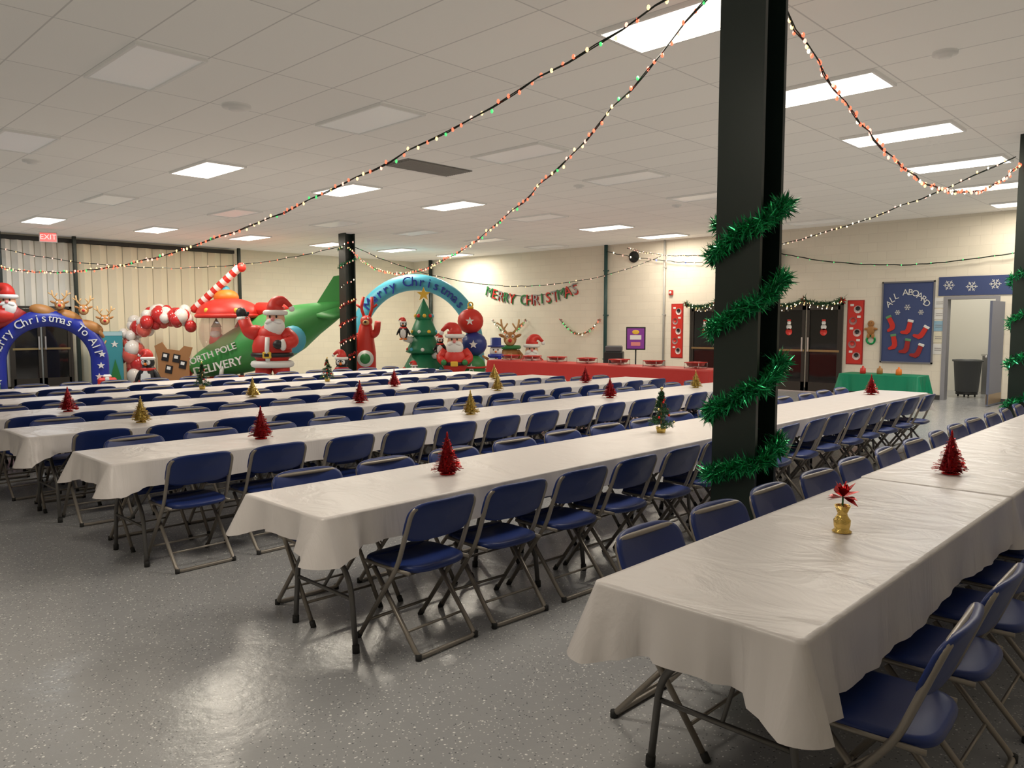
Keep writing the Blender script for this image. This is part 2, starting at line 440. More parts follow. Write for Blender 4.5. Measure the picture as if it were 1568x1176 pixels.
# ------------------------------------------------------------------ folding chair
BLUEV=mat('blue_vinyl',(0.008,0.027,0.155),0.42,bump=(220,0.15,0.001))
TUBE=mat('chair_frame_paint',(0.30,0.27,0.235),0.38,metal=0.45)
FOOT=mat('rubber_foot',(0.02,0.02,0.02),0.7)
def superslab(b,cx,cz,hw,hh,thick,fn,m,nn=3.6,N=36):
    vs=[];fs=[]
    spec=[(0.0,1),(0.5,1),(0.9,1),(0.975,0.75),(1.0,0.2),(1.0,-0.2),(0.975,-0.75),(0.9,-1),(0.5,-1),(0.0,-1)]
    for k,o in spec:
        for j in range(N):
            a=2*pi*j/N; c,s_=math.cos(a),math.sin(a)
            x=hw*math.copysign(abs(c)**(2/nn),c)*k; z=hh*math.copysign(abs(s_)**(2/nn),s_)*k
            vs.append(fn(cx+x,cz+z,o*thick/2))
    for i in range(len(spec)-1):
        for j in range(N): fs.append((i*N+j,(i+1)*N+j,(i+1)*N+(j+1)%N,i*N+(j+1)%N))
    b.add(vs,fs,m)
def make_chair():
    b=B(); w=.218
    path=[(-w,.235,.012),(-w,-.085,.45),(-w,-.205,.765),(w,-.205,.765),(w,-.085,.45),(w,.235,.012)]
    b.tube(fillet(path,.06,6),.0125,TUBE,8)
    b.tube([(-w,.16,.115),(w,.16,.115)],.008,TUBE,6)
    w2=.198
    b.tube(fillet([(-w2,.13,.405),(-w2,-.215,.014),(w2,-.215,.014),(w2,.13,.405)],.035,5),.0125,TUBE,8)
    b.tube([(-w2,-.12,.118),(w2,-.12,.118)],.007,TUBE,6)
    for sx in(-1,1):
        b.tube([(sx*w,.245,0.0),(sx*w,.225,.03)],.016,FOOT,8)
        b.tube([(sx*w2,-.215,0.001),(sx*w2,-.215,.03)],.016,FOOT,8)
        b.tube([(sx*.208,-.05,.40),(sx*.208,.06,.30)],.006,TUBE,6)
        b.tube([(sx*.204,-.16,.425),(sx*.204,.19,.425)],.010,TUBE,6)
    def seat(x,y,o):
        zz=.438+o-0.01*max(0,(y-.12)/.1)**2-0.008*(1-(x/.21)**2)
        return (x*(1+0.12*(y)),y,zz)
    superslab(b,0,.015,.207,.2,.036,seat,BLUEV,4.2)
    superslab(b,0,.175,.20,.035,.05,lambda x,y,o:(x,y,.428+o),BLUEV,4.0)
    def back(x,s_,o):
        y=-.085-(s_-.45)*(.12/.315)
        cv=-.035*(1-(x/.23)**2)
        return (x,y+cv-o*-1+.012,s_)
    superslab(b,0,.68,.232,.108,.03,lambda x,s_,o:back(x,s_,-o),BLUEV,4.0)
    return b.mesh('folding_chair')
CH=make_chair()

# ------------------------------------------------------------------ folding table + cloth
LEGM=mat('table_leg_steel',(0.16,0.155,0.15),0.4,metal=0.5)
TOPM=mat('table_top_laminate',(0.30,0.27,0.23),0.5)
def make_table(L=1.81,W=.74,H=.74):
    b=B(); b.rbox((0,0,H-.014),(L,W,.028),TOPM,.006)
    for s_ in(-1,1):
        x=s_*(L/2-.22)
        for t in(-1,1):
            b.tube(fillet([(x,t*.06,H-.03),(x,t*.10,.50),(x,t*.25,.36),(x,t*.29,.0)],.08,5),.0145,LEGM,8)
            b.tube([(x,t*.29,0),(x,t*.288,.04)],.019,FOOT,8)
        b.tube([(x,-.265,.27),(x,.265,.27)],.010,LEGM,6)
        b.tube([(x,-.28,H-.035),(x,.28,H-.035)],.012,LEGM,6)
        b.tube([(x,0,.27),(x-s_*.33,0,H-.03)],.009,LEGM,6)
        b.tube([(x,-.10,.50),(x,.10,.50)],.010,LEGM,6)
    return b.mesh('folding_table')
TB=make_table()
def cloth_mat():
    m=mat('plastic_tablecloth',(0.74,0.70,0.69),0.36)
    nt=m.node_tree; p=nt.nodes['Principled BSDF']
    tc=nt.nodes['Texture Coordinate']; nz=nt.nodes['Noise Texture']; bp=nt.nodes['Bump']
    mp=nt.nodes.new('ShaderNodeMapping'); mp.inputs['Scale'].default_value=(1.6,1.0,0.35)
    nt.links.new(tc.outputs['Object'],mp.inputs['Vector']); nt.links.new(mp.outputs['Vector'],nz.inputs['Vector'])
    nz.inputs['Scale'].default_value=2.6; nz.inputs['Detail'].default_value=5; nz.inputs['Distortion'].default_value=1.2
    bp.inputs['Strength'].default_value=0.6; bp.inputs['Distance'].default_value=0.028
    return m
CLOTH=cloth_mat()
def cloth(name,x0,x1,y0,y1,z,m,drop=.2,seed=0,tip=.06,flare=.06,step=.04):
    R=.025; rg=random.Random(seed); ph=[rg.uniform(0,6) for _ in range(6)]
    per=[]
    def side(ax,ay,bx,by,nx,ny):
        L=math.hypot(bx-ax,by-ay); n=max(4,int(L/step))
        for i in range(n+1):
            t=i/n; per.append((ax+(bx-ax)*t,ay+(by-ay)*t,nx,ny,min(t,1-t)*L))
    def corner(cx,cy,a0):
        for i in range(1,8):
            a=rad(a0+90*i/8); per.append((cx+R*math.cos(a),cy+R*math.sin(a),math.cos(a),math.sin(a),0))
    side(x0+R,y0,x1-R,y0,0,-1); corner(x1-R,y0+R,-90)
    side(x1,y0+R,x1,y1-R,1,0); corner(x1-R,y1-R,0)
    side(x1-R,y1,x0+R,y1,0,1); corner(x0+R,y1-R,90)
    side(x0,y1-R,x0,y0+R,-1,0); corner(x0+R,y0+R,180)
    N=len(per); S=[0]
    for i in range(1,N): S.append(S[-1]+math.hypot(per[i][0]-per[i-1][0],per[i][1]-per[i-1][1]))
    rings=['in',0,.04,.15,.3,.5,.7,.85,1]
    vs=[];fs=[]
    for t in rings:
        for i,(x,y,nx,ny,dc) in enumerate(per):
            if t=='in':
                vs.append((x-nx*.012,y-ny*.012,z)); continue
            s_=S[i]
            cor=math.exp(-(dc/.13)**2)
            fold=.5*math.sin(s_*8.3+ph[0])+.45*math.sin(s_*17+ph[1]+math.sin(s_*3))+.35*math.sin(s_*37+ph[2])
            big=math.exp(-(dc/.5)**2)
            pl=.022*math.sin(dc*52+1.2)*math.exp(-(dc/.26)**2)
            Ld=drop*(1+.07*math.sin(s_*2.1+ph[3])+.05*math.sin(s_*5.3+ph[4]))+cor*tip
            out=.006+.024*t+fold*t*(.011+.009*big)+cor*flare*t+pl*t-.030*t*math.exp(-((dc-.19)/.06)**2)
            vs.append((x+nx*out,y+ny*out,z-.004-Ld*t if t>0 else z-.003))
    for i in range(len(rings)-1):
        for j in range(N): fs.append((i*N+j,(i+1)*N+j,(i+1)*N+(j+1)%N,i*N+(j+1)%N))
    b=B(); b.add(vs,fs,m,True); b.add([vs[j] for j in range(N)],[tuple(range(N))],m,False)
    return b.done(name)
ROWS=[(2.14,1.275),(1.95,3.49),(1.76,5.68),(1.72,7.42),(1.0,8.93),(0.9,10.5),(0.9,12.1)]
rg=random.Random(11)
for i,(x0,yc) in enumerate(ROWS):
    for k in range(5): put('folding_table',TB,(x0+.915+1.83*k,yc,0))
    cloth('white_tablecloth',x0-.005,x0+9.155,yc-.378,yc+.378,.749,CLOTH,drop=.225 if i==0 else .16,seed=i,tip=.05,flare=.05)
    for side in(-1,1):
        n=15
        for k in range(n):
            x=x0+.5+.585*k+rg.uniform(-.03,.03)
            if i==0: x=x0+(.62 if side>0 else .42)+.585*k
            if i==1 and side==-1: x=2.53+.565*k
            y=yc+side*(.37+rg.uniform(-.01,.02)+(.1 if (i==0 and side<0) else 0))
            put('folding_chair',CH,(x,y,0),(0 if side<0 else pi)+rad(rg.uniform(-4,4)))
cloth('white_tablecloth',4.7,11.31,1.275-.384,1.275+.384,.754,CLOTH,drop=.205,seed=21,tip=.05,flare=.03)

# ------------------------------------------------------------------ centrepieces
def tinsel_tree(cols,name,h=.24,r=.078):
    b=B(); rg=random.Random(5)
    b.lathe([(.0,0),(.045,0),(.045,.008),(.01,.012),(.008,.03)],cols[0],12)
    b.lathe([(r*.75,.02),(r*.5,h*.4),(.004,h*.95)],cols[-1],12)
    for t in range(11):
        f=t/10; z=.025+(h-.05)*f; rr=r*(1-f)*1.02+.008
        for j in range(int(46*(1-f)+14)):
            a=rg.uniform(0,2*pi); ca,sa=math.cos(a),math.sin(a); q=.0035
            r1=rr*.35; r2=rr*rg.uniform(.8,1.12); zz=z+rg.uniform(-.006,.006); dz=rg.uniform(-.012,.012)
            b.add([(ca*r1-sa*q,sa*r1+ca*q,zz+.008),(ca*r1+sa*q,sa*r1-ca*q,zz+.008),(ca*r2+sa*q,sa*r2-ca*q,zz+dz),(ca*r2-sa*q,sa*r2+ca*q,zz+dz+.004)],[(0,1,2,3)],rg.choice(cols),False)
    b.ell((0,0,h-.01),(.006,.006,.018),cols[0],n=6)
    return b.mesh(name)
RT=[mat('tinsel_red_a',(0.5,0.01,0.012),.25,metal=.75),mat('tinsel_red_b',(0.75,0.03,0.03),.22,metal=.75),mat('tinsel_red_c',(0.2,0.0,0.005),.3,metal=.6)]
GT=[mat('tinsel_gold_a',(0.75,0.55,0.15),.25,metal=.8),mat('tinsel_gold_b',(0.9,0.72,0.3),.22,metal=.8),mat('tinsel_gold_c',(0.35,0.25,0.06),.3,metal=.7)]
MR=tinsel_tree(RT,'red_tinsel_tree'); MG=tinsel_tree(GT,'gold_tinsel_tree')
NEED=[mat('needle_a',(0.02,0.09,0.03),.6),mat('needle_b',(0.03,0.14,0.05),.6),mat('needle_c',(0.01,0.05,0.02),.6)]
def mini_tree():
    b=B(); rg=random.Random(8); h=.36
    b.lathe([(.0,0),(.035,0),(.045,.05),(.04,.05),(.0,.045)],GT[0],12); b.tube([(0,0,.04),(0,0,h)],.006,BROWN,6)
    for t in range(9):
        f=t/8; z=.08+f*(h-.1); R=.10*(1-f)+.015
        for j in range(8):
            a=rg.uniform(0,6.3); e=Vector((math.cos(a)*R,math.sin(a)*R,-.02+z))
            pts=[Vector((0,0,z)).lerp(e,q) for q in(.3,.5,.7,.85,1)]
            b.strips(pts,.024,NEED,11,.002,rg)
    for j in range(16):
        f=rg.random(); a=rg.uniform(0,6.3); R=.10*(1-f)+.01
        b.ell((math.cos(a)*R,math.sin(a)*R,.08+f*(h-.12)),.011,rg.choice([RT[1],GT[1],RT[1]]),n=8)
    b.ell((0,0,h+.01),.014,GT[1],n=8)
    return b.mesh('mini_christmas_tree')
MT=mini_tree()
for me,nm,x,y in((MR,'red_tinsel_tree',3.06,3.5),(MR,'red_tinsel_tree',10.3,3.55),(MR,'red_tinsel_tree',2.99,5.65),(MG,'gold_tinsel_tree',5.26,5.66),(MR,'red_tinsel_tree',7.63,5.7),(MG,'gold_tinsel_tree',9.67,5.72),
    (MG,'gold_tinsel_tree',2.72,7.38),(MR,'red_tinsel_tree',5.16,7.42),(MG,'gold_tinsel_tree',7.4,7.42),(MR,'red_tinsel_tree',9.34,7.45),
    (MR,'red_tinsel_tree',2.54,8.85),(MG,'gold_tinsel_tree',4.64,8.95),(MR,'red_tinsel_tree',6.86,9.0),(MG,'gold_tinsel_tree',8.9,9.0),
    (MT,'mini_christmas_tree',5.48,3.56),(MT,'mini_christmas_tree',4.7,10.5),(MT,'mini_christmas_tree',6.7,10.5)):
    put(nm,me,(x,y,.7495),rg.uniform(0,6),1.05 if me is MR else 1.0)
put('red_tinsel_tree',MR,(5.15,1.30,.7545),0,1.08)
b=B(); rg2=random.Random(4)
b.lathe([(.0,0),(.036,0),(.042,.006),(.03,.015),(.034,.03),(.036,.055),(.022,.075),(.020,.085),(.034,.12),(.030,.12),(.017,.088)],mat('gold_foil',(0.85,0.6,0.18),.18,metal=1.0,bump=(60,.6,.01)),20)
b.tube([(0,0,.08),(0,0,.16)],.004,GREEN,6)
b.strips([(0,0,.115)],.022,GT,16,.003,rg2)
for j in range(22):
    a=2*pi*j/7+rg2.uniform(-.2,.2); e=rg2.uniform(-.4,1.3); L=rg2.uniform(.055,.085)
    c=Vector((0,0,.155)); d=Vector((math.cos(a)*math.cos(e),math.sin(a)*math.cos(e),math.sin(e))); q=d.cross(Vector((0,0,1))).normalized()*.022
    up=Vector((0,0,.008))
    b.add([c,c+d*L*.5+q+up,c+d*L,c+d*L*.5-q+up,c+d*L*.5],[(0,1,4),(1,2,4),(2,3,4),(3,0,4)],RT[0],True)
b.tube(fillet([(0,0,.16),(.01,0,.20),(.035,0,.22)],.01),.004,RT[1],5); b.tube(fillet([(0,0,.16),(-.012,0,.20),(-.04,0,.22)],.01),.004,RT[1],5)
b.done('gold_vase_with_red_bow',(3.39,1.27,.7495))

# ------------------------------------------------------------------ buffet + green table
REDC=mat('red_tablecloth_plastic',(0.55,0.03,0.025),0.45,bump=(3,0.5,0.02)); GRC=mat('green_tablecloth_plastic',(0.0,0.24,0.12),0.45,bump=(3,0.5,0.02))
for k in range(3): put('folding_table',TB,(13.85,8.65+2.0*k,0),pi/2)
cloth('red_tablecloth',13.45,14.25,7.65,13.85,.749,REDC,drop=.62,seed=31,tip=.04,flare=.06)
ALU0=mat('rack_wire',(.5,.5,.48),.3,metal=.8)
FOOD=mat('foil_liner',(0.35,0.20,0.16),.5)
def pan():
    b=B()
    b.lathe([(.0,.05),(.17,.05),(.2,.11),(.225,.115)],mat('foil_pan',(0.7,0.68,0.66),.3,metal=.7),4,R=RZ(45))
    b.box((0,0,.10),(.27,.27,.012),FOOD)
    for a in(0,90,180,270):
        R4=RZ(a)
        b.tube([R4@Vector((-.165,-.165,.0)),R4@Vector((-.165,-.165,.125))],.006,ALU0,5)
        b.tube([R4@Vector((-.165,-.165,.02)),R4@Vector((.165,-.165,.02))],.005,ALU0,5)
        b.tube([R4@Vector((-.165,-.165,.118)),R4@Vector((.165,-.165,.118))],.010,RED,5)
    b.lathe([(0,.0),(.03,.0),(.03,.03),(0,.03)],RED,10)
    return b.mesh('serving_pan')
PN=pan()
for y in(8.2,9.2,10.1,11.0,11.9,12.7,13.4): put('serving_pan',PN,(13.85,y,.75),0,1.0)
put('folding_table',TB,(16.75,5.55,0),pi/2,.82)
cloth('green_tablecloth',16.42,17.08,4.78,6.32,.617,GRC,drop=.32,seed=33,tip=.04,flare=.03)
for x,y,c in((16.6,5.2,ORANGE),(16.7,5.6,BROWN),(16.6,5.9,RED)):
    b=B(); b.lathe([(0,0),(.05,0),(.06,.02),(.055,.11),(.02,.13),(.02,.16),(0,.16)],c,12); b.done('party_cup_jar',(x,y,.618))

# ------------------------------------------------------------------ east wall items (local x = -Y)
def eastp(b,name,y,z=0,off=0.0): return b.done(name,(18.5-off,y,z),EAST)
FRAME=mat('bronze_door_frame',(0.03,0.025,0.02),0.4); GLASS=mat('dark_door_glass',(0.012,0.012,0.012),0.06,spec=0.7)
BRASS=mat('door_bar_brass',(0.45,0.36,0.18),0.3,metal=.9); ALU=mat('pull_handle_aluminium',(0.7,0.7,0.68),0.3,metal=.8)
def double_door(w=1.75,h=2.15,decals=True):
    b=B(); b.box((0,-.03,h-.03),(w,.06,.06),FRAME)
    for sx in(-1,1):
        b.box((sx*(w/2-.03),-.03,h/2),(.06,.06,h),FRAME)
        c=sx*(w/4-.01); lw=w/2-.07
        b.box((c,-.02,h/2),(lw-.14,.012,h-.3),GLASS)
        for ss in(-1,1): b.box((c+ss*(lw/2-.035),-.03,h/2-.02),(.07,.045,h-.06),FRAME)
        b.box((c,-.03,.12),(lw,.045,.24),FRAME); b.box((c,-.03,h-.12),(lw,.045,.10),FRAME); b.box((c,-.03,1.0),(lw,.05,.05),BRASS)
        b.box((sx*.075,-.075,1.15),(.035,.03,.34),ALU); b.box((sx*.075,-.06,1.0),(.03,.04,.03),ALU)
        if decals:
            for rr,zz in((.085,1.45),(.068,1.57),(.05,1.67)): b.lathe([(0,0),(rr,0),(rr,.004)],WHITE if rr<.08 else RED,16,c=(c,-.032,zz),R=RX(90))
            b.box((c,-.034,1.73),(.09,.006,.04),RED)
    b.box((0,-.03,.01),(w,.08,.02),ALU)
    return b
def evergreen(pts,name,loc,rz,lights='w',R=.085,per=22):
    b=B(); rg=random.Random(len(pts)+int(abs(loc[1])*10)); P=[]
    for i in range(len(pts)-1):
        a=Vector(pts[i]);c=Vector(pts[i+1]);n=max(2,int((c-a).length/.035))
        for k in range(n): P.append(a.lerp(c,k/n)+Vector((0,0,-.09*math.sin(pi*k/n) if (c-a).length>.5 else 0)))
    b.strips(P,R,NEED,per,.006,rg); bulbs_on(b,P,lights,.012,.08,rg,off=.05)
    bulbs_on(b,[Vector(p)+Vector((0,0,-.08)) for p in P],lights,.012,.08,rg,off=.06)
    for p in (P[0],P[-1],P[len(P)//2]):
        b.strips([p],.10,[RED,DRED],16,.02,rg)
        b.strips([p+Vector((0,0,.02))],.14,[NEED[0],NEED[1]],30,.008,rg)
    b.done(name,loc,rz)
b=double_door(); eastp(b,'door_1',7.93)
b=double_door(1.75,2.15); eastp(b,'door_2',10.25)
for y in(7.93,10.25): evergreen([(-.92,-.17,2.16),(0,-.17,2.22),(.92,-.17,2.2)],'evergreen_garland',(18.5,y,0),EAST,lights='wwy')
def red_banner():
    b=B(); b.box((0,-.01,1.45),(.34,.02,1.45),RED); b.box((0,-.006,1.45),(.38,.012,1.49),DRED)
    for i in range(5):
        z=.9+i*.27; mm=(WHITE,GREYP)[i%2]
        b.lathe([(0,0),(.09,0),(.09,.006)],mm,14,c=((-1)**i*.05,-.02,z),R=RX(90)); b.lathe([(0,0),(.05,0),(.05,.006)],(BLACK,RED)[i%2],12,c=((-1)**i*.05,-.026,z+.02),R=RX(90))
        b.box((-(-1)**i*.08,-.022,z+.1),(.08,.006,.05),WHITE)
    return b.mesh('red_wall_banner')
RB=red_banner()
put('red_wall_banner',RB,(18.5,6.78,0),EAST); put('red_wall_banner',RB,(18.5,11.55,0),EAST)
b=B(); b.ell((0,-.04,0),(.09,.035,.11),BROWN); b.ell((0,-.04,.15),(.075,.035,.075),BROWN)
for sx in(-1,1): b.ell((sx*.1,-.04,.03),(.05,.03,.03),BROWN); b.ell((sx*.05,-.04,-.13),(.035,.03,.06),BROWN); b.ell((sx*.028,-.075,.17),.01,BLACK,n=6)
b.lathe([(.07,0),(.11,.0),(.11,.02),(.07,.02),(.07,0)],TIN[0],14,c=(0,-.01,-.22),R=RX(90)); eastp(b,'gingerbread_plaque',6.42,1.5)
BUL=mat('bulletin_blue_paper',(0.05,0.075,0.20),0.7)
b=B(); w,h=1.06,1.78
BFR=mat('board_frame',(.2,.2,.22),.5)
b.box((0,-.012,0),(w,.024,h),BUL)
for sx in(-1,1): b.box((sx*(w/2),-.02,0),(.03,.04,h+.03),BFR)
for sz in(-1,1): b.box((0,-.02,sz*h/2),(w+.03,.04,.03),BFR)
word='ALL ABOARD'
for i,ch in enumerate(word):
    ph=rad(150-120*i/(len(word)-1))
    if ch!=' ': b.text(ch,.19,WHITE,TR(.40*math.cos(ph)*1.12,-.03,.16+.50*math.sin(ph))@RY(-(math.degrees(ph)-90)*.6)@RX(90))
def stocking(b,x,z,m1,m2,sc=1.0,a=0):
    M0=b.M.copy(); b.M=M0@TR(x,0,z)@RY(a)@Matrix.Scale(sc,4)
    b.plate([(-.05,.12),(-.05,-.05),(-.07,-.10),(-.15,-.13),(-.16,-.17),(-.12,-.19),(.0,-.18),(.05,-.12),(.06,-.04),(.05,.12)][::-1],-.045,.02,m1)
    b.rbox((0,-.036,.14),(.13,.028,.06),m2,.008); b.M=M0
CUFR=mat('stocking_cuff',(.12,.3,.15),.6)
for x,z,a in((-.33,.0,-25),(.05,-.10,12),(.34,-.22,30),(-.25,-.42,-10),(.02,-.52,8),(.27,-.62,20)): stocking(b,x,z,RED if z>-.5 else DRED,WHITE if a>9 else CUFR,.95,a)
def flake(b,x,z,r,y=-.03,m=WHITE):
    for k in range(3):
        b.box((x,y,z),(2*r,.006,r*.12),m,rot=RY(60*k))
        for sg in(-1,1):
            for aa in(-1,1):
                c=RY(60*k)@Vector((sg*r*.62,0,aa*r*.14)); b.box((x+c.x,y,z+c.z),(r*.38,.006,r*.09),m,rot=RY(60*k-sg*aa*45))
flake(b,0,.33,.07);flake(b,.28,.22,.06);flake(b,-.2,.22,.06)
eastp(b,'bulletin_board',5.66,1.68)
b=B(); b.box((0,-.01,0),(2.6,.02,.40),BUL)
for i in range(6): flake(b,-1.1+i*.43,.02*(-1)**i,.11,y=-.024)
eastp(b,'snowflake_banner',3.75,2.45)
TRIM=mat('door_trim_grey',(0.30,0.30,0.33),0.5)
b=B(); hw=(DY1-DY0)/2
for sx in(-1,1): b.box((sx*(hw+.04),-.0,DH/2),(.08,.24,DH),TRIM)
b.box((0,0,DH+.03),(2*hw+.16,.24,.06),TRIM); eastp(b,'trim_door_frame',(DY0+DY1)/2,0,-.1)
b=B()
for i in range(5): b.box((random.uniform(-.01,.01),-.004,1.0+i*.25),(.20,.006,.22),(WHITE,mat('paper_cream',(.8,.76,.6),.6),mat('paper_blue',(.3,.5,.65),.6),WHITE,WHITE)[i]); b.box((0,-.009,1.02+i*.25),(.13,.004,.012),GREYP); b.box((0,-.009,.98+i*.25),(.13,.004,.012),GREYP)
eastp(b,'wall_notices',5.02,.1,.0)
b=B(); DRM=mat('door_leaf_paint',(0.16,0.18,0.26),0.4)
b.box((.45,0,1.06),(.88,.045,2.08),DRM); b.box((.45,-.03,1.0),(.7,.03,.05),ALU); b.ell((.82,-.06,1.0),.03,ALU); b.box((.45,0,.15),(.88,.05,.2),mat('kick_plate',(.4,.3,.2),.4,metal=.5))
b.done('door_3',(18.40,3.80,0),rad(178))
b=B(); BIN=mat('grey_bin_plastic',(0.10,0.105,0.11),0.5)
b.lathe([(0,.12),(.23,.12),(.28,.80),(.31,.80),(.31,.84),(.26,.84),(.24,.5),(0,.16)],BIN,24); b.lathe([(0,.06),(.22,.06),(.22,.12),(0,.12)],BLACK,20)
for a in range(4): b.ell((.17*math.cos(a*1.57),.17*math.sin(a*1.57),.035),(.035,.02,.035),BLACK,n=10)
b.done('trash_bin',(19.7,4.72,0))
b=B(); b.box((0,0,.45),(.9,.5,.9),mat('kitchen_counter',(.3,.3,.3),.3,metal=.6)); b.box((0,0,.92),(.95,.55,.04),ALU); b.box((.1,0,1.05),(.3,.3,.22),WHITE); b.done('kitchen_counter',(20.9,4.2,0),pi/2)
b=B(); b.rbox((0,-.13,0),(.3,.22,.5),BLACK,.02); b.lathe([(.0,0),(.10,0),(.12,.02)],mat('speaker_cone',(.05,.05,.05),.7),18,c=(0,-.25,-.08),R=RX(90)); eastp(b,'wall_speaker',8.75,3.25)
b=B(); b.lathe([(0,0),(.16,0),(.16,.05),(.10,.09),(0,.1)],mat('matte_black',(.015,.015,.015),.8),20,R=RX(90)); eastp(b,'wall_bell',13.0,3.55)
b=B(); b.rbox((0,-.03,0),(.12,.06,.14),RED,.01); b.lathe([(0,0),(.04,0),(.03,.02),(0,.02)],WHITE,12,c=(0,-.06,0),R=RX(90)); eastp(b,'fire_alarm',11.75,2.5,.0)
b=B(); word='MERRY CHRISTMAS'; cols=[GREEN,RED,GREYP]
n=len(word); pts=[]
for i in range(n+1):
    t=i/n; pts.append((-2.0+4.0*t,-.02,2.42+.35*(2*t-1)**2))
b.tube([Vector(p)+Vector((0,0,.12)) for p in pts],.008,WIRE,5)
for i,ch in enumerate(word):
    t=(i+.5)/n; x=-2+4*t; z=2.40+.35*(2*t-1)**2; sl=math.degrees(math.atan(.35*2*(2*t-1)*2/4))
    if ch!=' ':
        b.text(ch,.46,cols[i%3],TR(x,-.03,z)@RY(-sl)@RX(90),ext=.012)
        b.text(ch,.46,cols[(i+2)%3],TR(x+.04,-.012,z-.04)@RY(-sl)@RX(90),ext=.004)
eastp(b,'merry_christmas_banner',17.05)
for yc,ww in((17.9,1.5),(14.9,1.5)):
    P=[(-ww/2+ww*i/24,-.11,1.75-.42*(1-(2*i/24-1)**2)) for i in range(25)]
    b=B(); b.strips(P,.06,[NEED[1],BROWN,NEED[0]],14,.008,rng); bulbs_on(b,P,'rwg',.02,.14,rng); b.strips([P[0],P[-1]],.08,[RED,WHITE],14,.012,rng); eastp(b,'swag_garland',yc)
b=B(); b.rbox((0,0,1.25),(.52,.05,.62),BLACK,.01); b.box((0,-.03,1.25),(.46,.008,.55),PURPLE); b.box((0,-.036,1.28),(.3,.006,.12),WHITE); b.box((0,-.036,1.10),(.25,.006,.1),PINK); b.ell((0,-.036,1.42),(.1,.004,.06),YELL,n=12)
b.tube([(0,.03,0),(0,.03,1.0)],.02,BLACK,8); b.box((0,.05,.01),(.4,.3,.02),BLACK); b.done('photo_sign_stand',(17.4,12.15,0),rad(-60))
b=B(); b.rbox((0,0,.45),(.5,.45,.9),BLACK,.02); b.rbox((0,-.05,.98),(.44,.36,.16),mat('printer_grey',(.08,.08,.09),.4),.03); b.done('printer_cabinet',(16.9,12.5,0),rad(-60))

# ------------------------------------------------------------------ north wall doors
b=double_door(1.45,2.1,False); b.done('door_4',(5.98,22.76,0),0)

# ------------------------------------------------------------------ inflatable helpers
def santa_head(b,x,y,z,s,hat=1):
    b.ell((x,y,z),(.21*s,.19*s,.22*s),SKIN)
    b.ell((x,y-.09*s,z-.17*s),(.24*s,.15*s,.24*s),WHITE)
    b.ell((x-.09*s,y-.19*s,z-.06*s),(.10*s,.05*s,.045*s),WHITE,rot=RY(-15)); b.ell((x+.09*s,y-.19*s,z-.06*s),(.10*s,.05*s,.045*s),WHITE,rot=RY(15))
    b.ell((x,y-.22*s,z),.045*s,PINK,n=10)
    for sx in(-1,1): b.ell((x+sx*.075*s,y-.18*s,z+.06*s),(.022*s,.015*s,.035*s),BLACK,n=8); b.ell((x+sx*.08*s,y-.17*s,z+.12*s),(.05*s,.02*s,.018*s),WHITE,n=8)
    b.tube([(x+.22*s*math.cos(a),y+.20*s*math.sin(a),z+.15*s) for a in [2*pi*i/20 for i in range(20)]],.06*s,WHITE,8,closed=True)
    b.tube(fillet([(x,y,z+.14*s),(x+.02*s*hat,y,z+.38*s),(x+.2*s*hat,y,z+.44*s),(x+.36*s*hat,y,z+.28*s)],.15*s,6),[.21*s,.17*s,.13*s,.09*s,.05*s],RED,12)
    b.ell((x+.37*s*hat,y,z+.24*s),.07*s,WHITE,n=12)
def star(b,x,z,r,y,m,th=.01):
    P=[]
    for i in range(10):
        a=pi/2+i*pi/5; rr=r if i%2==0 else r*.42
        P.append((x+rr*math.cos(a),z+rr*math.sin(a)))
    b.plate(P,y,th,m)
def penguin(b,x,y,z,s):
    b.ell((x,y,z+.42*s),(.26*s,.22*s,.42*s),BLACK); b.ell((x,y-.07*s,z+.38*s),(.2*s,.17*s,.34*s),WHITE)
    b.ell((x,y,z+.86*s),(.19*s,.18*s,.19*s),BLACK)
    for sx in(-1,1):
        b.ell((x+sx*.07*s,y-.13*s,z+.87*s),(.065*s,.06*s,.085*s),WHITE,n=10); b.ell((x+sx*.06*s,y-.185*s,z+.89*s),.02*s,BLACK,n=6)
        b.ell((x+sx*.28*s,y-.02*s,z+.46*s),(.06*s,.10*s,.24*s),BLACK,rot=RY(-sx*25)); b.ell((x+sx*.12*s,y-.12*s,z+.03*s),(.11*s,.16*s,.05*s),ORANGE,n=10)
    b.lathe([(.05*s,0),(.0,.12*s)],ORANGE,10,c=(x,y-.16*s,z+.82*s),R=RX(90))
    b.tube([(x+.17*s*math.cos(a),y+.16*s*math.sin(a),z+.66*s) for a in [2*pi*i/16 for i in range(16)]],.05*s,RED,8,closed=True)
    b.tube([(x+.17*s*math.cos(a),y+.16*s*math.sin(a),z+.98*s) for a in [2*pi*i/16 for i in range(16)]],.045*s,WHITE,8,closed=True)
    b.tube(fillet([(x,y,z+.98*s),(x,y,z+1.15*s),(x-.12*s,y,z+1.2*s),(x-.24*s,y,z+1.1*s)],.08*s,4),[.16*s,.12*s,.08*s,.04*s],RED,10); b.ell((x-.25*s,y,z+1.08*s),.05*s,WHITE,n=10)
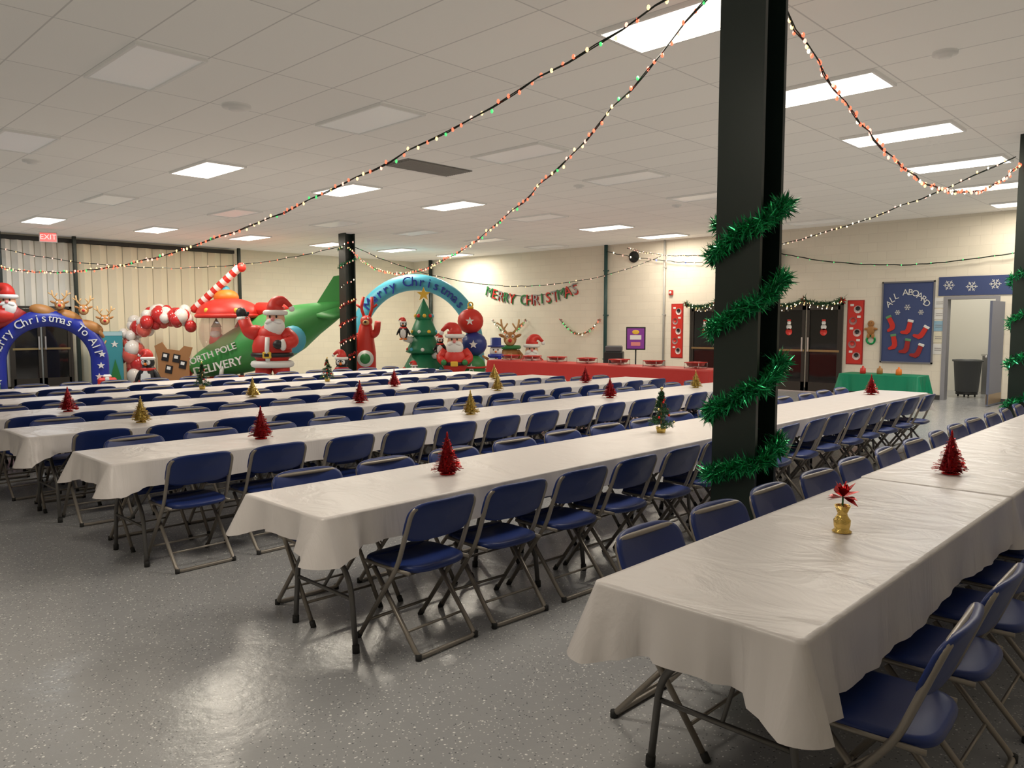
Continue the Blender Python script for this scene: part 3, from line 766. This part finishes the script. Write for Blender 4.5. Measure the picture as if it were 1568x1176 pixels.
def snowman(b,s,hat,scarf):
    b.ell((0,0,.3*s),(.34*s,.32*s,.3*s),WHITE); b.ell((0,0,.72*s),(.26*s,.25*s,.24*s),WHITE); b.ell((0,0,1.07*s),(.2*s,.2*s,.2*s),WHITE)
    for sx in(-1,1): b.ell((sx*.07*s,-.18*s,1.11*s),.025*s,BLACK,n=8); b.tube([(sx*.2*s,0,.78*s),(sx*.42*s,-.05*s,.92*s)],[.05*s,.03*s],BROWN,8)
    b.lathe([(.04*s,0),(0,.18*s)],ORANGE,10,c=(0,-.17*s,1.05*s),R=RX(90))
    for z in(.55,.72,.86): b.ell((0,-.26*s,z*s),.03*s,BLACK,n=8)
    b.tube([(.2*s*math.cos(a),.2*s*math.sin(a),.92*s) for a in [2*pi*i/16 for i in range(16)]],.06*s,scarf,8,closed=True)
    b.rbox((.12*s,-.24*s,.75*s),(.1*s,.05*s,.3*s),scarf,.01)
    b.lathe([(0,0),(.26*s,0),(.26*s,.04*s),(.17*s,.05*s),(.16*s,.28*s),(0,.29*s)],hat,16,c=(0,0,1.2*s))
def reindeer_head(b,x,y,z,s,face=-1):
    b.ell((x,y,z),(.16*s,.16*s,.18*s),BROWN); b.ell((x,y-.16*s,z-.06*s),(.11*s,.14*s,.10*s),TAN); b.ell((x,y-.31*s,z-.03*s),.05*s,RED,n=10)
    for sx in(-1,1):
        b.ell((x+sx*.07*s,y-.14*s,z+.07*s),(.035*s,.03*s,.045*s),WHITE,n=8); b.ell((x+sx*.07*s,y-.165*s,z+.07*s),.016*s,BLACK,n=6)
        b.ell((x+sx*.2*s,y,z+.08*s),(.09*s,.03*s,.04*s),BROWN,rot=RY(-sx*25),n=8)
        b.tube(fillet([(x+sx*.08*s,y,z+.15*s),(x+sx*.2*s,y,z+.30*s),(x+sx*.22*s,y,z+.48*s)],.06*s,3),.028*s,TAN,6)
        b.tube([(x+sx*.15*s,y,z+.24*s),(x+sx*.06*s,y,z+.38*s)],.022*s,TAN,6); b.tube([(x+sx*.2*s,y,z+.31*s),(x+sx*.33*s,y,z+.4*s)],.022*s,TAN,6)

def arcpath(a,h,leg,n=40):
    pts=[(-a,0,0),(-a,0,leg*.5)]
    for i in range(n+1):
        ph=pi-pi*i/n; pts.append((a*math.cos(ph),0,leg+(h-leg)*math.sin(ph)))
    pts+=[(a,0,leg*.5),(a,0,0)]
    return pts
b=B(); a,h,leg=1.08,1.78,.7; pth=arcpath(a,h,leg)
b.tube(pth,.20,NAVY,16)
word='Merry Christmas To All'; n=len(word)
for i,ch in enumerate(word):
    ph=rad(166-152*i/(n-1))
    if ch!=' ': b.text(ch,.27,WHITE,TR(a*math.cos(ph),-.215,leg+(h-leg)*math.sin(ph))@RY(-(math.degrees(math.atan2((h-leg)*math.sin(ph),a*math.cos(ph)))-90))@RX(90),ext=.02)
for x,z in((-1.1,.62),(-1.05,.3),(-1.16,.9),(1.1,.62),(1.05,.35),(1.13,.9),(1.02,.12)): star(b,x,z,.09,-.225,WHITE,.03)
for sx in(-1,1):
    b.rbox((sx*1.22,-.35,.16),(.42,.4,.32),LGREEN if sx<0 else RED,.04); b.rbox((sx*1.22,-.35,.16),(.09,.42,.34),RED if sx<0 else WHITE,.01); b.rbox((sx*1.22,-.35,.36),(.2,.08,.08),WHITE,.03)
b.tube(fillet([(-1.35,0,1.75),(-1.25,0,1.60),(-.75,0,1.72),(-.55,0,2.0)],.1,4),.16,DRED,10); b.ell((-1.0,0,1.85),(.42,.28,.22),RED)
b.ell((-.85,0,2.0),(.26,.22,.25),RED); santa_head(b,-.80,-.02,2.16,.85,hat=-1); b.ell((-1.25,0,2.05),(.2,.18,.2),LGREEN); b.ell((-1.2,-.05,2.25),(.12,.12,.12),WHITE)
for x,z in((.05,2.05),(.55,1.93),(1.0,1.68)):
    b.ell((x-.12,0,z-.12),(.32,.17,.17),BROWN,rot=RY(20)); 
    for q in(-.25,-.1,.08): b.tube([(x+q,-.06,z-.2),(x+q+.1,-.06,z-.38)],[.06,.035],BROWN,8)
    reindeer_head(b,x+.22,-.05,z+.06,.72)
b.done('inflatable_navy_arch',(5.70,21.1,0),rad(-18))
b=B(); BR=mat('red_balloon',(0.55,0.03,0.03),0.2,coat=.3); BW=mat('white_balloon',(0.8,0.76,0.72),0.2,coat=.3); BK=mat('clear_red_balloon',(0.7,0.12,0.09),0.15,coat=.3)
P=[(-.60,0,.15),(-.68,0,.5),(-.75,0,.85),(-.75,0,1.2),(-.6,0,1.5),(-.35,0,1.75),(-.1,0,1.88),(.2,0,1.9),(.5,0,1.85),(.75,0,1.75)]
rb=random.Random(9)
for i in range(len(P)-1):
    for k in range(10):
        c=Vector(P[i]).lerp(Vector(P[i+1]),rb.random())+Vector((rb.gauss(0,.13),rb.gauss(0,.10),rb.gauss(0,.11))); r=rb.uniform(.12,.21)
        c.z=max(c.z,r*1.15)
        mm=rb.choice([BR,BW,BR,BK] if (i%3) else [BW,BW,BR])
        b.ell(c,(r,r,r*1.12),mm,rot=RX(rb.uniform(-40,40)),n=14)
b.done('balloon_garland',(8.50,21.5,0),FACE)
b=B(); BRB=mat('cardboard_brown',(0.34,0.16,0.06),0.7)
b.plate([(-.5,0),(.5,0),(.5,.9),(.62,1.25),(.35,1.3),(.2,1.15),(-.2,1.2),(-.35,1.42),(-.6,1.3),(-.5,.9)],0,.03,BRB)
for x,z in((-.25,.95),(.1,.9),(.3,.7),(-.15,.55)): b.box((x,-.01,z),(.22,.02,.26),BLACK,rot=RY(12)); b.box((x,-.022,z+.04),(.12,.006,.1),WHITE,rot=RY(12))
b.tube([(0,.03,.9),(0,.3,0)],.015,BROWN,6); b.done('reindeer_photo_board',(8.45,20.55,0),FACE,.82)
b=B(); b.rbox((0,0,.72),(.78,.04,1.44),TEAL,.01); b.box((0,-.024,1.38),(.78,.01,.1),mat('panel_pale',(.4,.6,.65),.5)); b.ell((-.1,-.03,.75),(.12,.01,.3),BROWN,n=12); b.tube([(-.1,-.03,1.0),(-.2,-.03,1.2)],.02,TAN,6); b.tube([(-.1,-.03,1.0),(0.0,-.03,1.2)],.02,TAN,6); star(b,.2,1.1,.1,-.035,WHITE)
b.plate([(.05,.1),(.35,.1),(.2,.7)],-.035,.01,GREEN); b.box((0,.12,.02),(.5,.2,.04),TEAL); b.done('winter_scene_standee',(7.35,22.15,0),rad(-25))
b=B(); penguin(b,0,0,0,.82); b.done('inflatable_penguin',(7.4,19.5,0),FACE)
b=B(); penguin(b,0,0,0,.80); b.done('inflatable_penguin',(10.95,16.5,0),FACE)

# helicopter airship
CLEAR=mat('clear_vinyl_bubble',(0.75,0.45,0.38),0.12,alpha=.30,coat=.4)
AG=mat('airship_green',(0.05,0.30,0.07),.45)
b=B()
P=[(-2.15,0,.42),(-2.0,0,.45),(-1.7,0,.52),(-1.2,0,.68),(-.6,0,.9),(0,0,1.15),(.45,0,1.35),(.9,0,1.55),(1.4,0,1.78),(1.9,0,1.98),(2.25,0,2.12),(2.32,0,2.15)]
b.tube(P,[.05,.2,.36,.52,.64,.72,.72,.64,.46,.3,.17,.05],AG,22)
b.ell((-2.15,-.0,.43),(.2,.28,.28),RED,n=14)
b.ell((-.95,-.05,1.42),(.80,.64,.80),CLEAR,n=24)
b.ell((-.92,-.04,1.90),(.88,.74,.46),RED,n=22,z0=-.12)
b.tube([(-.92+.86*math.cos(a),-.04+.72*math.sin(a),1.86) for a in [2*pi*i/30 for i in range(30)]],.06,RED,8,closed=True)
b.ell((-1.0,0,2.38),(.34,.32,.22),ORANGE,n=16); b.ell((-1.02,0,2.58),(.13,.13,.12),LBLUE,n=12)
for x in(-1.3,-.9,-.5): b.ell((x,-.66,2.0),(.07,.05,.07),YELL,n=10)
A0=Vector((-1.85,-.1,2.05));A1=Vector((-.62,-.1,3.15))
cn=[A0.lerp(A1,i/14) for i in range(15)]
b.tube(cn,.11,RED,12,mats=[RED,WHITE]); b.ell(A1,.11,WHITE,n=12); b.ell(A0,.11,RED,n=12); b.ell(A1+Vector((.1,0,.04)),.13,RED,n=12)
b.tube([(-.1,0,2.02),(.5,-.25,2.02),(1.1,-.2,1.98)],[.22,.2,.08],RED,12)
b.plate([(1.35,1.95),(2.0,2.95),(2.28,3.0),(2.35,2.0)],-.07,.14,AG)
b.add([(1.3,-.1,1.85),(2.2,-1.0,1.75),(2.5,-.9,1.85),(2.3,-.05,2.1),(1.3,-.1,1.95),(2.2,-1.0,1.85),(2.5,-.9,1.95),(2.3,-.05,2.2)],[(0,3,2,1),(4,5,6,7),(0,1,5,4),(1,2,6,5),(2,3,7,6)],AG)
b.ell((1.0,-.62,1.22),(.36,.16,.38),LBLUE,n=18); b.ell((1.0,-.76,1.22),(.18,.06,.19),NAVY,n=14)
for x in(-1.25,-.6):
    b.ell((x,-.1,1.15),(.22,.2,.28),RED,n=12); b.ell((x,-.14,1.45),(.15,.15,.16),SKIN,n=12); b.ell((x,-.22,1.37),(.15,.1,.12),WHITE,n=10); b.lathe([(.15,0),(.0,.26)],GREEN if x<-1 else RED,12,c=(x,-.12,1.55))
b.tube([(-1.7,-.5,.1),(-.8,-.62,.08),(.6,-.62,.08)],.09,RED,10); b.tube([(-1.7,.5,.1),(-.8,.62,.08),(.6,.62,.08)],.09,RED,10)
for x in(-1.0,.2):
    for sy in(-1,1): b.tube([(x,sy*.6,.1),(x,sy*.4,.55)],.06,WHITE,8)
b.text('NORTH POLE',.25,WHITE,TR(-1.25,-.66,.80)@RY(-20)@RX(90),ext=.03); b.text('DELIVERY',.32,WHITE,TR(-1.0,-.74,.50)@RY(-14)@RX(90),ext=.03)
b.done('inflatable_santa_helicopter',(10.7,19.95,0),FACE)
# big santa
b=B()
b.ell((0,0,1.02),(.50,.40,.52),RED,n=22); b.ell((0,0,1.35),(.38,.32,.3),RED,n=18)
b.tube([(.485*math.cos(a),.40*math.sin(a),.86) for a in [2*pi*i/28 for i in range(28)]],.06,BLACK,8,closed=True,flat=1.0)
b.rbox((0,-.44,.86),(.22,.05,.17),YELL,.02); b.rbox((0,-.46,.86),(.12,.03,.08),BLACK,.01)
b.tube([(.46*math.cos(a),.36*math.sin(a),.62) for a in [2*pi*i/28 for i in range(28)]],.09,WHITE,8,closed=True)
b.tube([(0,-.36,.65),(0,-.43,1.0),(0,-.36,1.3)],.06,WHITE,8)
for sx in(-1,1):
    b.tube([(sx*.2,0,.6),(sx*.26,0,.3)],[.24,.19],RED,12); b.tube([(sx*.26,0,.34),(sx*.27,0,.12)],[.19,.17],BLACK,12); b.ell((sx*.29,-.1,.11),(.18,.28,.11),BLACK,n=14)
    b.tube([(sx*.26+.19*math.cos(a),.19*math.sin(a),.33) for a in [2*pi*i/16 for i in range(16)]],.05,WHITE,8,closed=True)
b.tube(fillet([(-.32,0,1.4),(-.58,-.05,1.45),(-.70,-.05,1.78)],.15,5),[.2,.18,.15],RED,12); b.ell((-.71,-.05,1.78),(.17,.16,.08),WHITE,n=12); b.ell((-.74,-.07,1.92),(.14,.12,.15),BLACK,n=12); b.ell((-.60,-.09,1.88),(.05,.05,.09),BLACK,rot=RY(40),n=8)
b.tube(fillet([(.32,0,1.4),(.58,-.08,1.2),(.42,-.38,1.12)],.15,5),[.2,.18,.15],RED,12); b.ell((.40,-.40,1.12),(.09,.15,.15),WHITE,n=12); b.ell((.30,-.47,1.13),(.14,.12,.12),BLACK,n=12)
santa_head(b,.12,-.05,1.76,1.12)
b.done('inflatable_santa',(10.0,18.2,0),FACE)
# light blue arch
b=B(); a,h,leg=1.85,2.93,1.0; pth=arcpath(a,h,leg)
rr=[.34,.30]+[.25]*(len(pth)-4)+[.30,.34]
b.tube(pth,rr,LBLUE,16)
word='Merry Christmas'; n=len(word)
for i,ch in enumerate(word):
    ph=rad(140-100*i/(n-1))
    if ch!=' ': b.text(ch,.42,NAVY,TR(a*math.cos(ph),-.27,leg+(h-leg)*math.sin(ph))@RY(-(math.degrees(math.atan2((h-leg)*math.sin(ph),a*math.cos(ph)))-90))@RX(90),ext=.02)
for x,z in((-1.83,.9),(-1.87,.5),(1.83,.9)): star(b,x,z,.12,-.31,WHITE,.03)
b.done('inflatable_light_blue_arch',(15.35,19.0,0),FACE)
b=B()
b.tube([(0,0,.05),(0,0,.3),(0,0,.8),(0,0,1.3),(.02,0,1.6),(.05,0,1.8)],[.22,.30,.30,.24,.18,.08],RED,16)
b.ell((.05,-.08,1.72),(.18,.2,.17),RED,n=14); b.ell((.07,-.26,1.68),(.1,.1,.08),TAN,n=10); b.ell((.07,-.36,1.70),.04,BLACK,n=8)
for sx in(-1,1): b.tube(fillet([(.05+sx*.08,0,1.85),(.05+sx*.16,0,2.1),(.08+sx*.12,0,2.42)],.08,4),.045,RED,8); b.tube([(.05+sx*.16,0,2.1),(.05+sx*.3,0,2.2)],.035,RED,8); b.ell((.05+sx*.07,-.22,1.80),.03,WHITE,n=8)
b.tube(fillet([(-.15,0,1.3),(-.35,-.1,1.1),(-.3,-.25,.9)],.1,4),[.12,.09],RED,10); b.tube(fillet([(.15,0,1.3),(.35,-.1,1.4),(.4,-.2,1.7)],.1,4),[.12,.09],RED,10)
b.lathe([(0,0),(.22,0),(.24,.04),(0,.06)],WHITE,20,c=(.05,-.27,.65),R=RX(90)); b.lathe([(0,0),(.15,0),(.15,.03),(0,.05)],GREEN,20,c=(.05,-.33,.65),R=RX(90))
b.ell((-.15,-.15,.06),(.16,.22,.09),BLACK,n=12); b.ell((.18,-.15,.06),(.16,.22,.09),BLACK,n=12)
b.done('inflatable_red_reindeer',(13.2,18.65,0),FACE)
b=B()
b.lathe([(0,0),(.28,0),(.22,.35),(0,.35)],BROWN,14)
for z0,r0,z1,r1 in((.25,.62,1.05,.22),(.8,.5,1.55,.16),(1.3,.38,2.05,.10),(1.75,.25,2.35,.01)):
    b.lathe([(0,z0+.03),(r0*.8,z0),(r0,z0+.05),(r0*.9,z0+.15),(r1,z1),(0,z1+.01)],mat('inflatable_tree_green',(0.01,0.18,0.08),.45),18,jag=.06)
    for k in range(8):
        a_=k*pi/4+z0; b.ell((r0*.92*math.cos(a_),r0*.92*math.sin(a_),z0+.12),.055,rb.choice([RED,YELL,WHITE,LBLUE]),n=10)
star(b,0,2.48,.2,-.05,YELL,.1)
penguin(b,-.55,-.25,1.2,.5); penguin(b,.5,-.45,.75,.5); penguin(b,-.2,-.7,0,.5)
b.tube([(-.55,-.1,1.25),(-.25,0,1.15)],.1,WHITE,8); b.tube([(.5,-.4,.8),(.2,-.1,.7)],.1,WHITE,8)
b.done('inflatable_christmas_tree',(14.15,17.15,0),FACE)
b=B()
b.ell((0,0,.62),(.36,.3,.42),RED,n=18); b.tube([(.355*math.cos(a),.30*math.sin(a),.55) for a in [2*pi*i/24 for i in range(24)]],.045,BLACK,8,closed=True); b.rbox((0,-.33,.55),(.2,.04,.14),YELL,.02)
for sx in(-1,1):
    b.tube([(sx*.15,0,.3),(sx*.17,0,.12)],[.16,.13],RED,10); b.ell((sx*.18,-.07,.08),(.13,.2,.08),BLACK,n=12)
    b.tube(fillet([(sx*.25,0,.9),(sx*.42,-.05,.7),(sx*.3,-.25,.6)],.1,4),[.13,.1],RED,10); b.ell((sx*.29,-.28,.59),.085,GREEN,n=10); b.ell((sx*.33,-.2,.62),.1,WHITE,n=10)
santa_head(b,0,-.02,1.16,1.0,-1); b.done('inflatable_santa',(14.3,16.0,0),FACE)
b=B()
b.ell((.0,0,.38),(.40,.38,.38),GREEN,n=20); b.ell((.06,0,1.05),(.38,.36,.36),DBLUE,n=20); b.ell((-.04,0,1.72),(.38,.36,.37),RED,n=20)
for z,x in((.74,.03),(1.4,.02),(2.1,-.04)): b.lathe([(0,0),(.09,0),(.09,.06),(0,.06)],YELL,12,c=(x,0,z-.02))
b.tube([(-.04+.07*math.cos(t),0,2.2+.07*math.sin(t)) for t in [2*pi*i/12 for i in range(12)]],.02,YELL,6,closed=True)
for x,z,y in((.0,.38,-.385),(.06,1.05,-.365),(-.04,1.72,-.365)): star(b,x,z,.13,y,WHITE,.03)
b.tube([(.405*math.cos(a),.385*math.sin(a),.38) for a in [2*pi*i/24 for i in range(24)]],.03,RED,6,closed=True)
b.done('inflatable_ornament_stack',(15.5,16.6,0),FACE)
b=B(); snowman(b,.86,DBLUE,NAVY); b.done('inflatable_snowman',(14.65,14.75,0),FACE)
b=B(); b.ell((0,0,.5),(.32,.3,.5),BROWN,n=16); b.ell((0,-.1,.5),(.22,.22,.36),TAN,n=14); reindeer_head(b,0,-.05,1.18,1.25)
b.tube([(.28*math.cos(a),.26*math.sin(a),.93) for a in [2*pi*i/16 for i in range(16)]],.06,GREEN,8,closed=True)
for sx in(-1,1): b.tube(fillet([(sx*.22,0,.8),(sx*.38,-.1,.6),(sx*.3,-.2,.5)],.08,3),.09,BROWN,8); b.ell((sx*.2,-.2,.08),(.14,.2,.08),BROWN,n=10)
b.done('inflatable_reindeer',(17.0,16.5,0),FACE)
b=B(); b.ell((0,0,.4),(.32,.28,.4),PINK,n=16); santa_head(b,0,-.05,.86,.9)
for sx in(-1,1): b.ell((sx*.16,-.12,.07),(.13,.2,.07),BLACK,n=10); b.tube(fillet([(sx*.22,0,.6),(sx*.36,-.08,.45),(sx*.26,-.22,.42)],.08,3),.08,RED,8)
b.done('inflatable_elf',(17.0,15.6,0),FACE)

w=bpy.data.worlds.new('World'); scene.world=w; w.use_nodes=True
w.node_tree.nodes['Background'].inputs['Color'].default_value=(0.8,0.85,1,1); w.node_tree.nodes['Background'].inputs['Strength'].default_value=0.05

cam=bpy.data.cameras.new('camera'); co=bpy.data.objects.new('camera',cam); scene.collection.objects.link(co)
co.location=(0,0,1.66); co.rotation_euler=(rad(90-4.49),0,rad(44-90)); cam.sensor_width=36; cam.lens=27.2; cam.clip_end=200
scene.camera=co
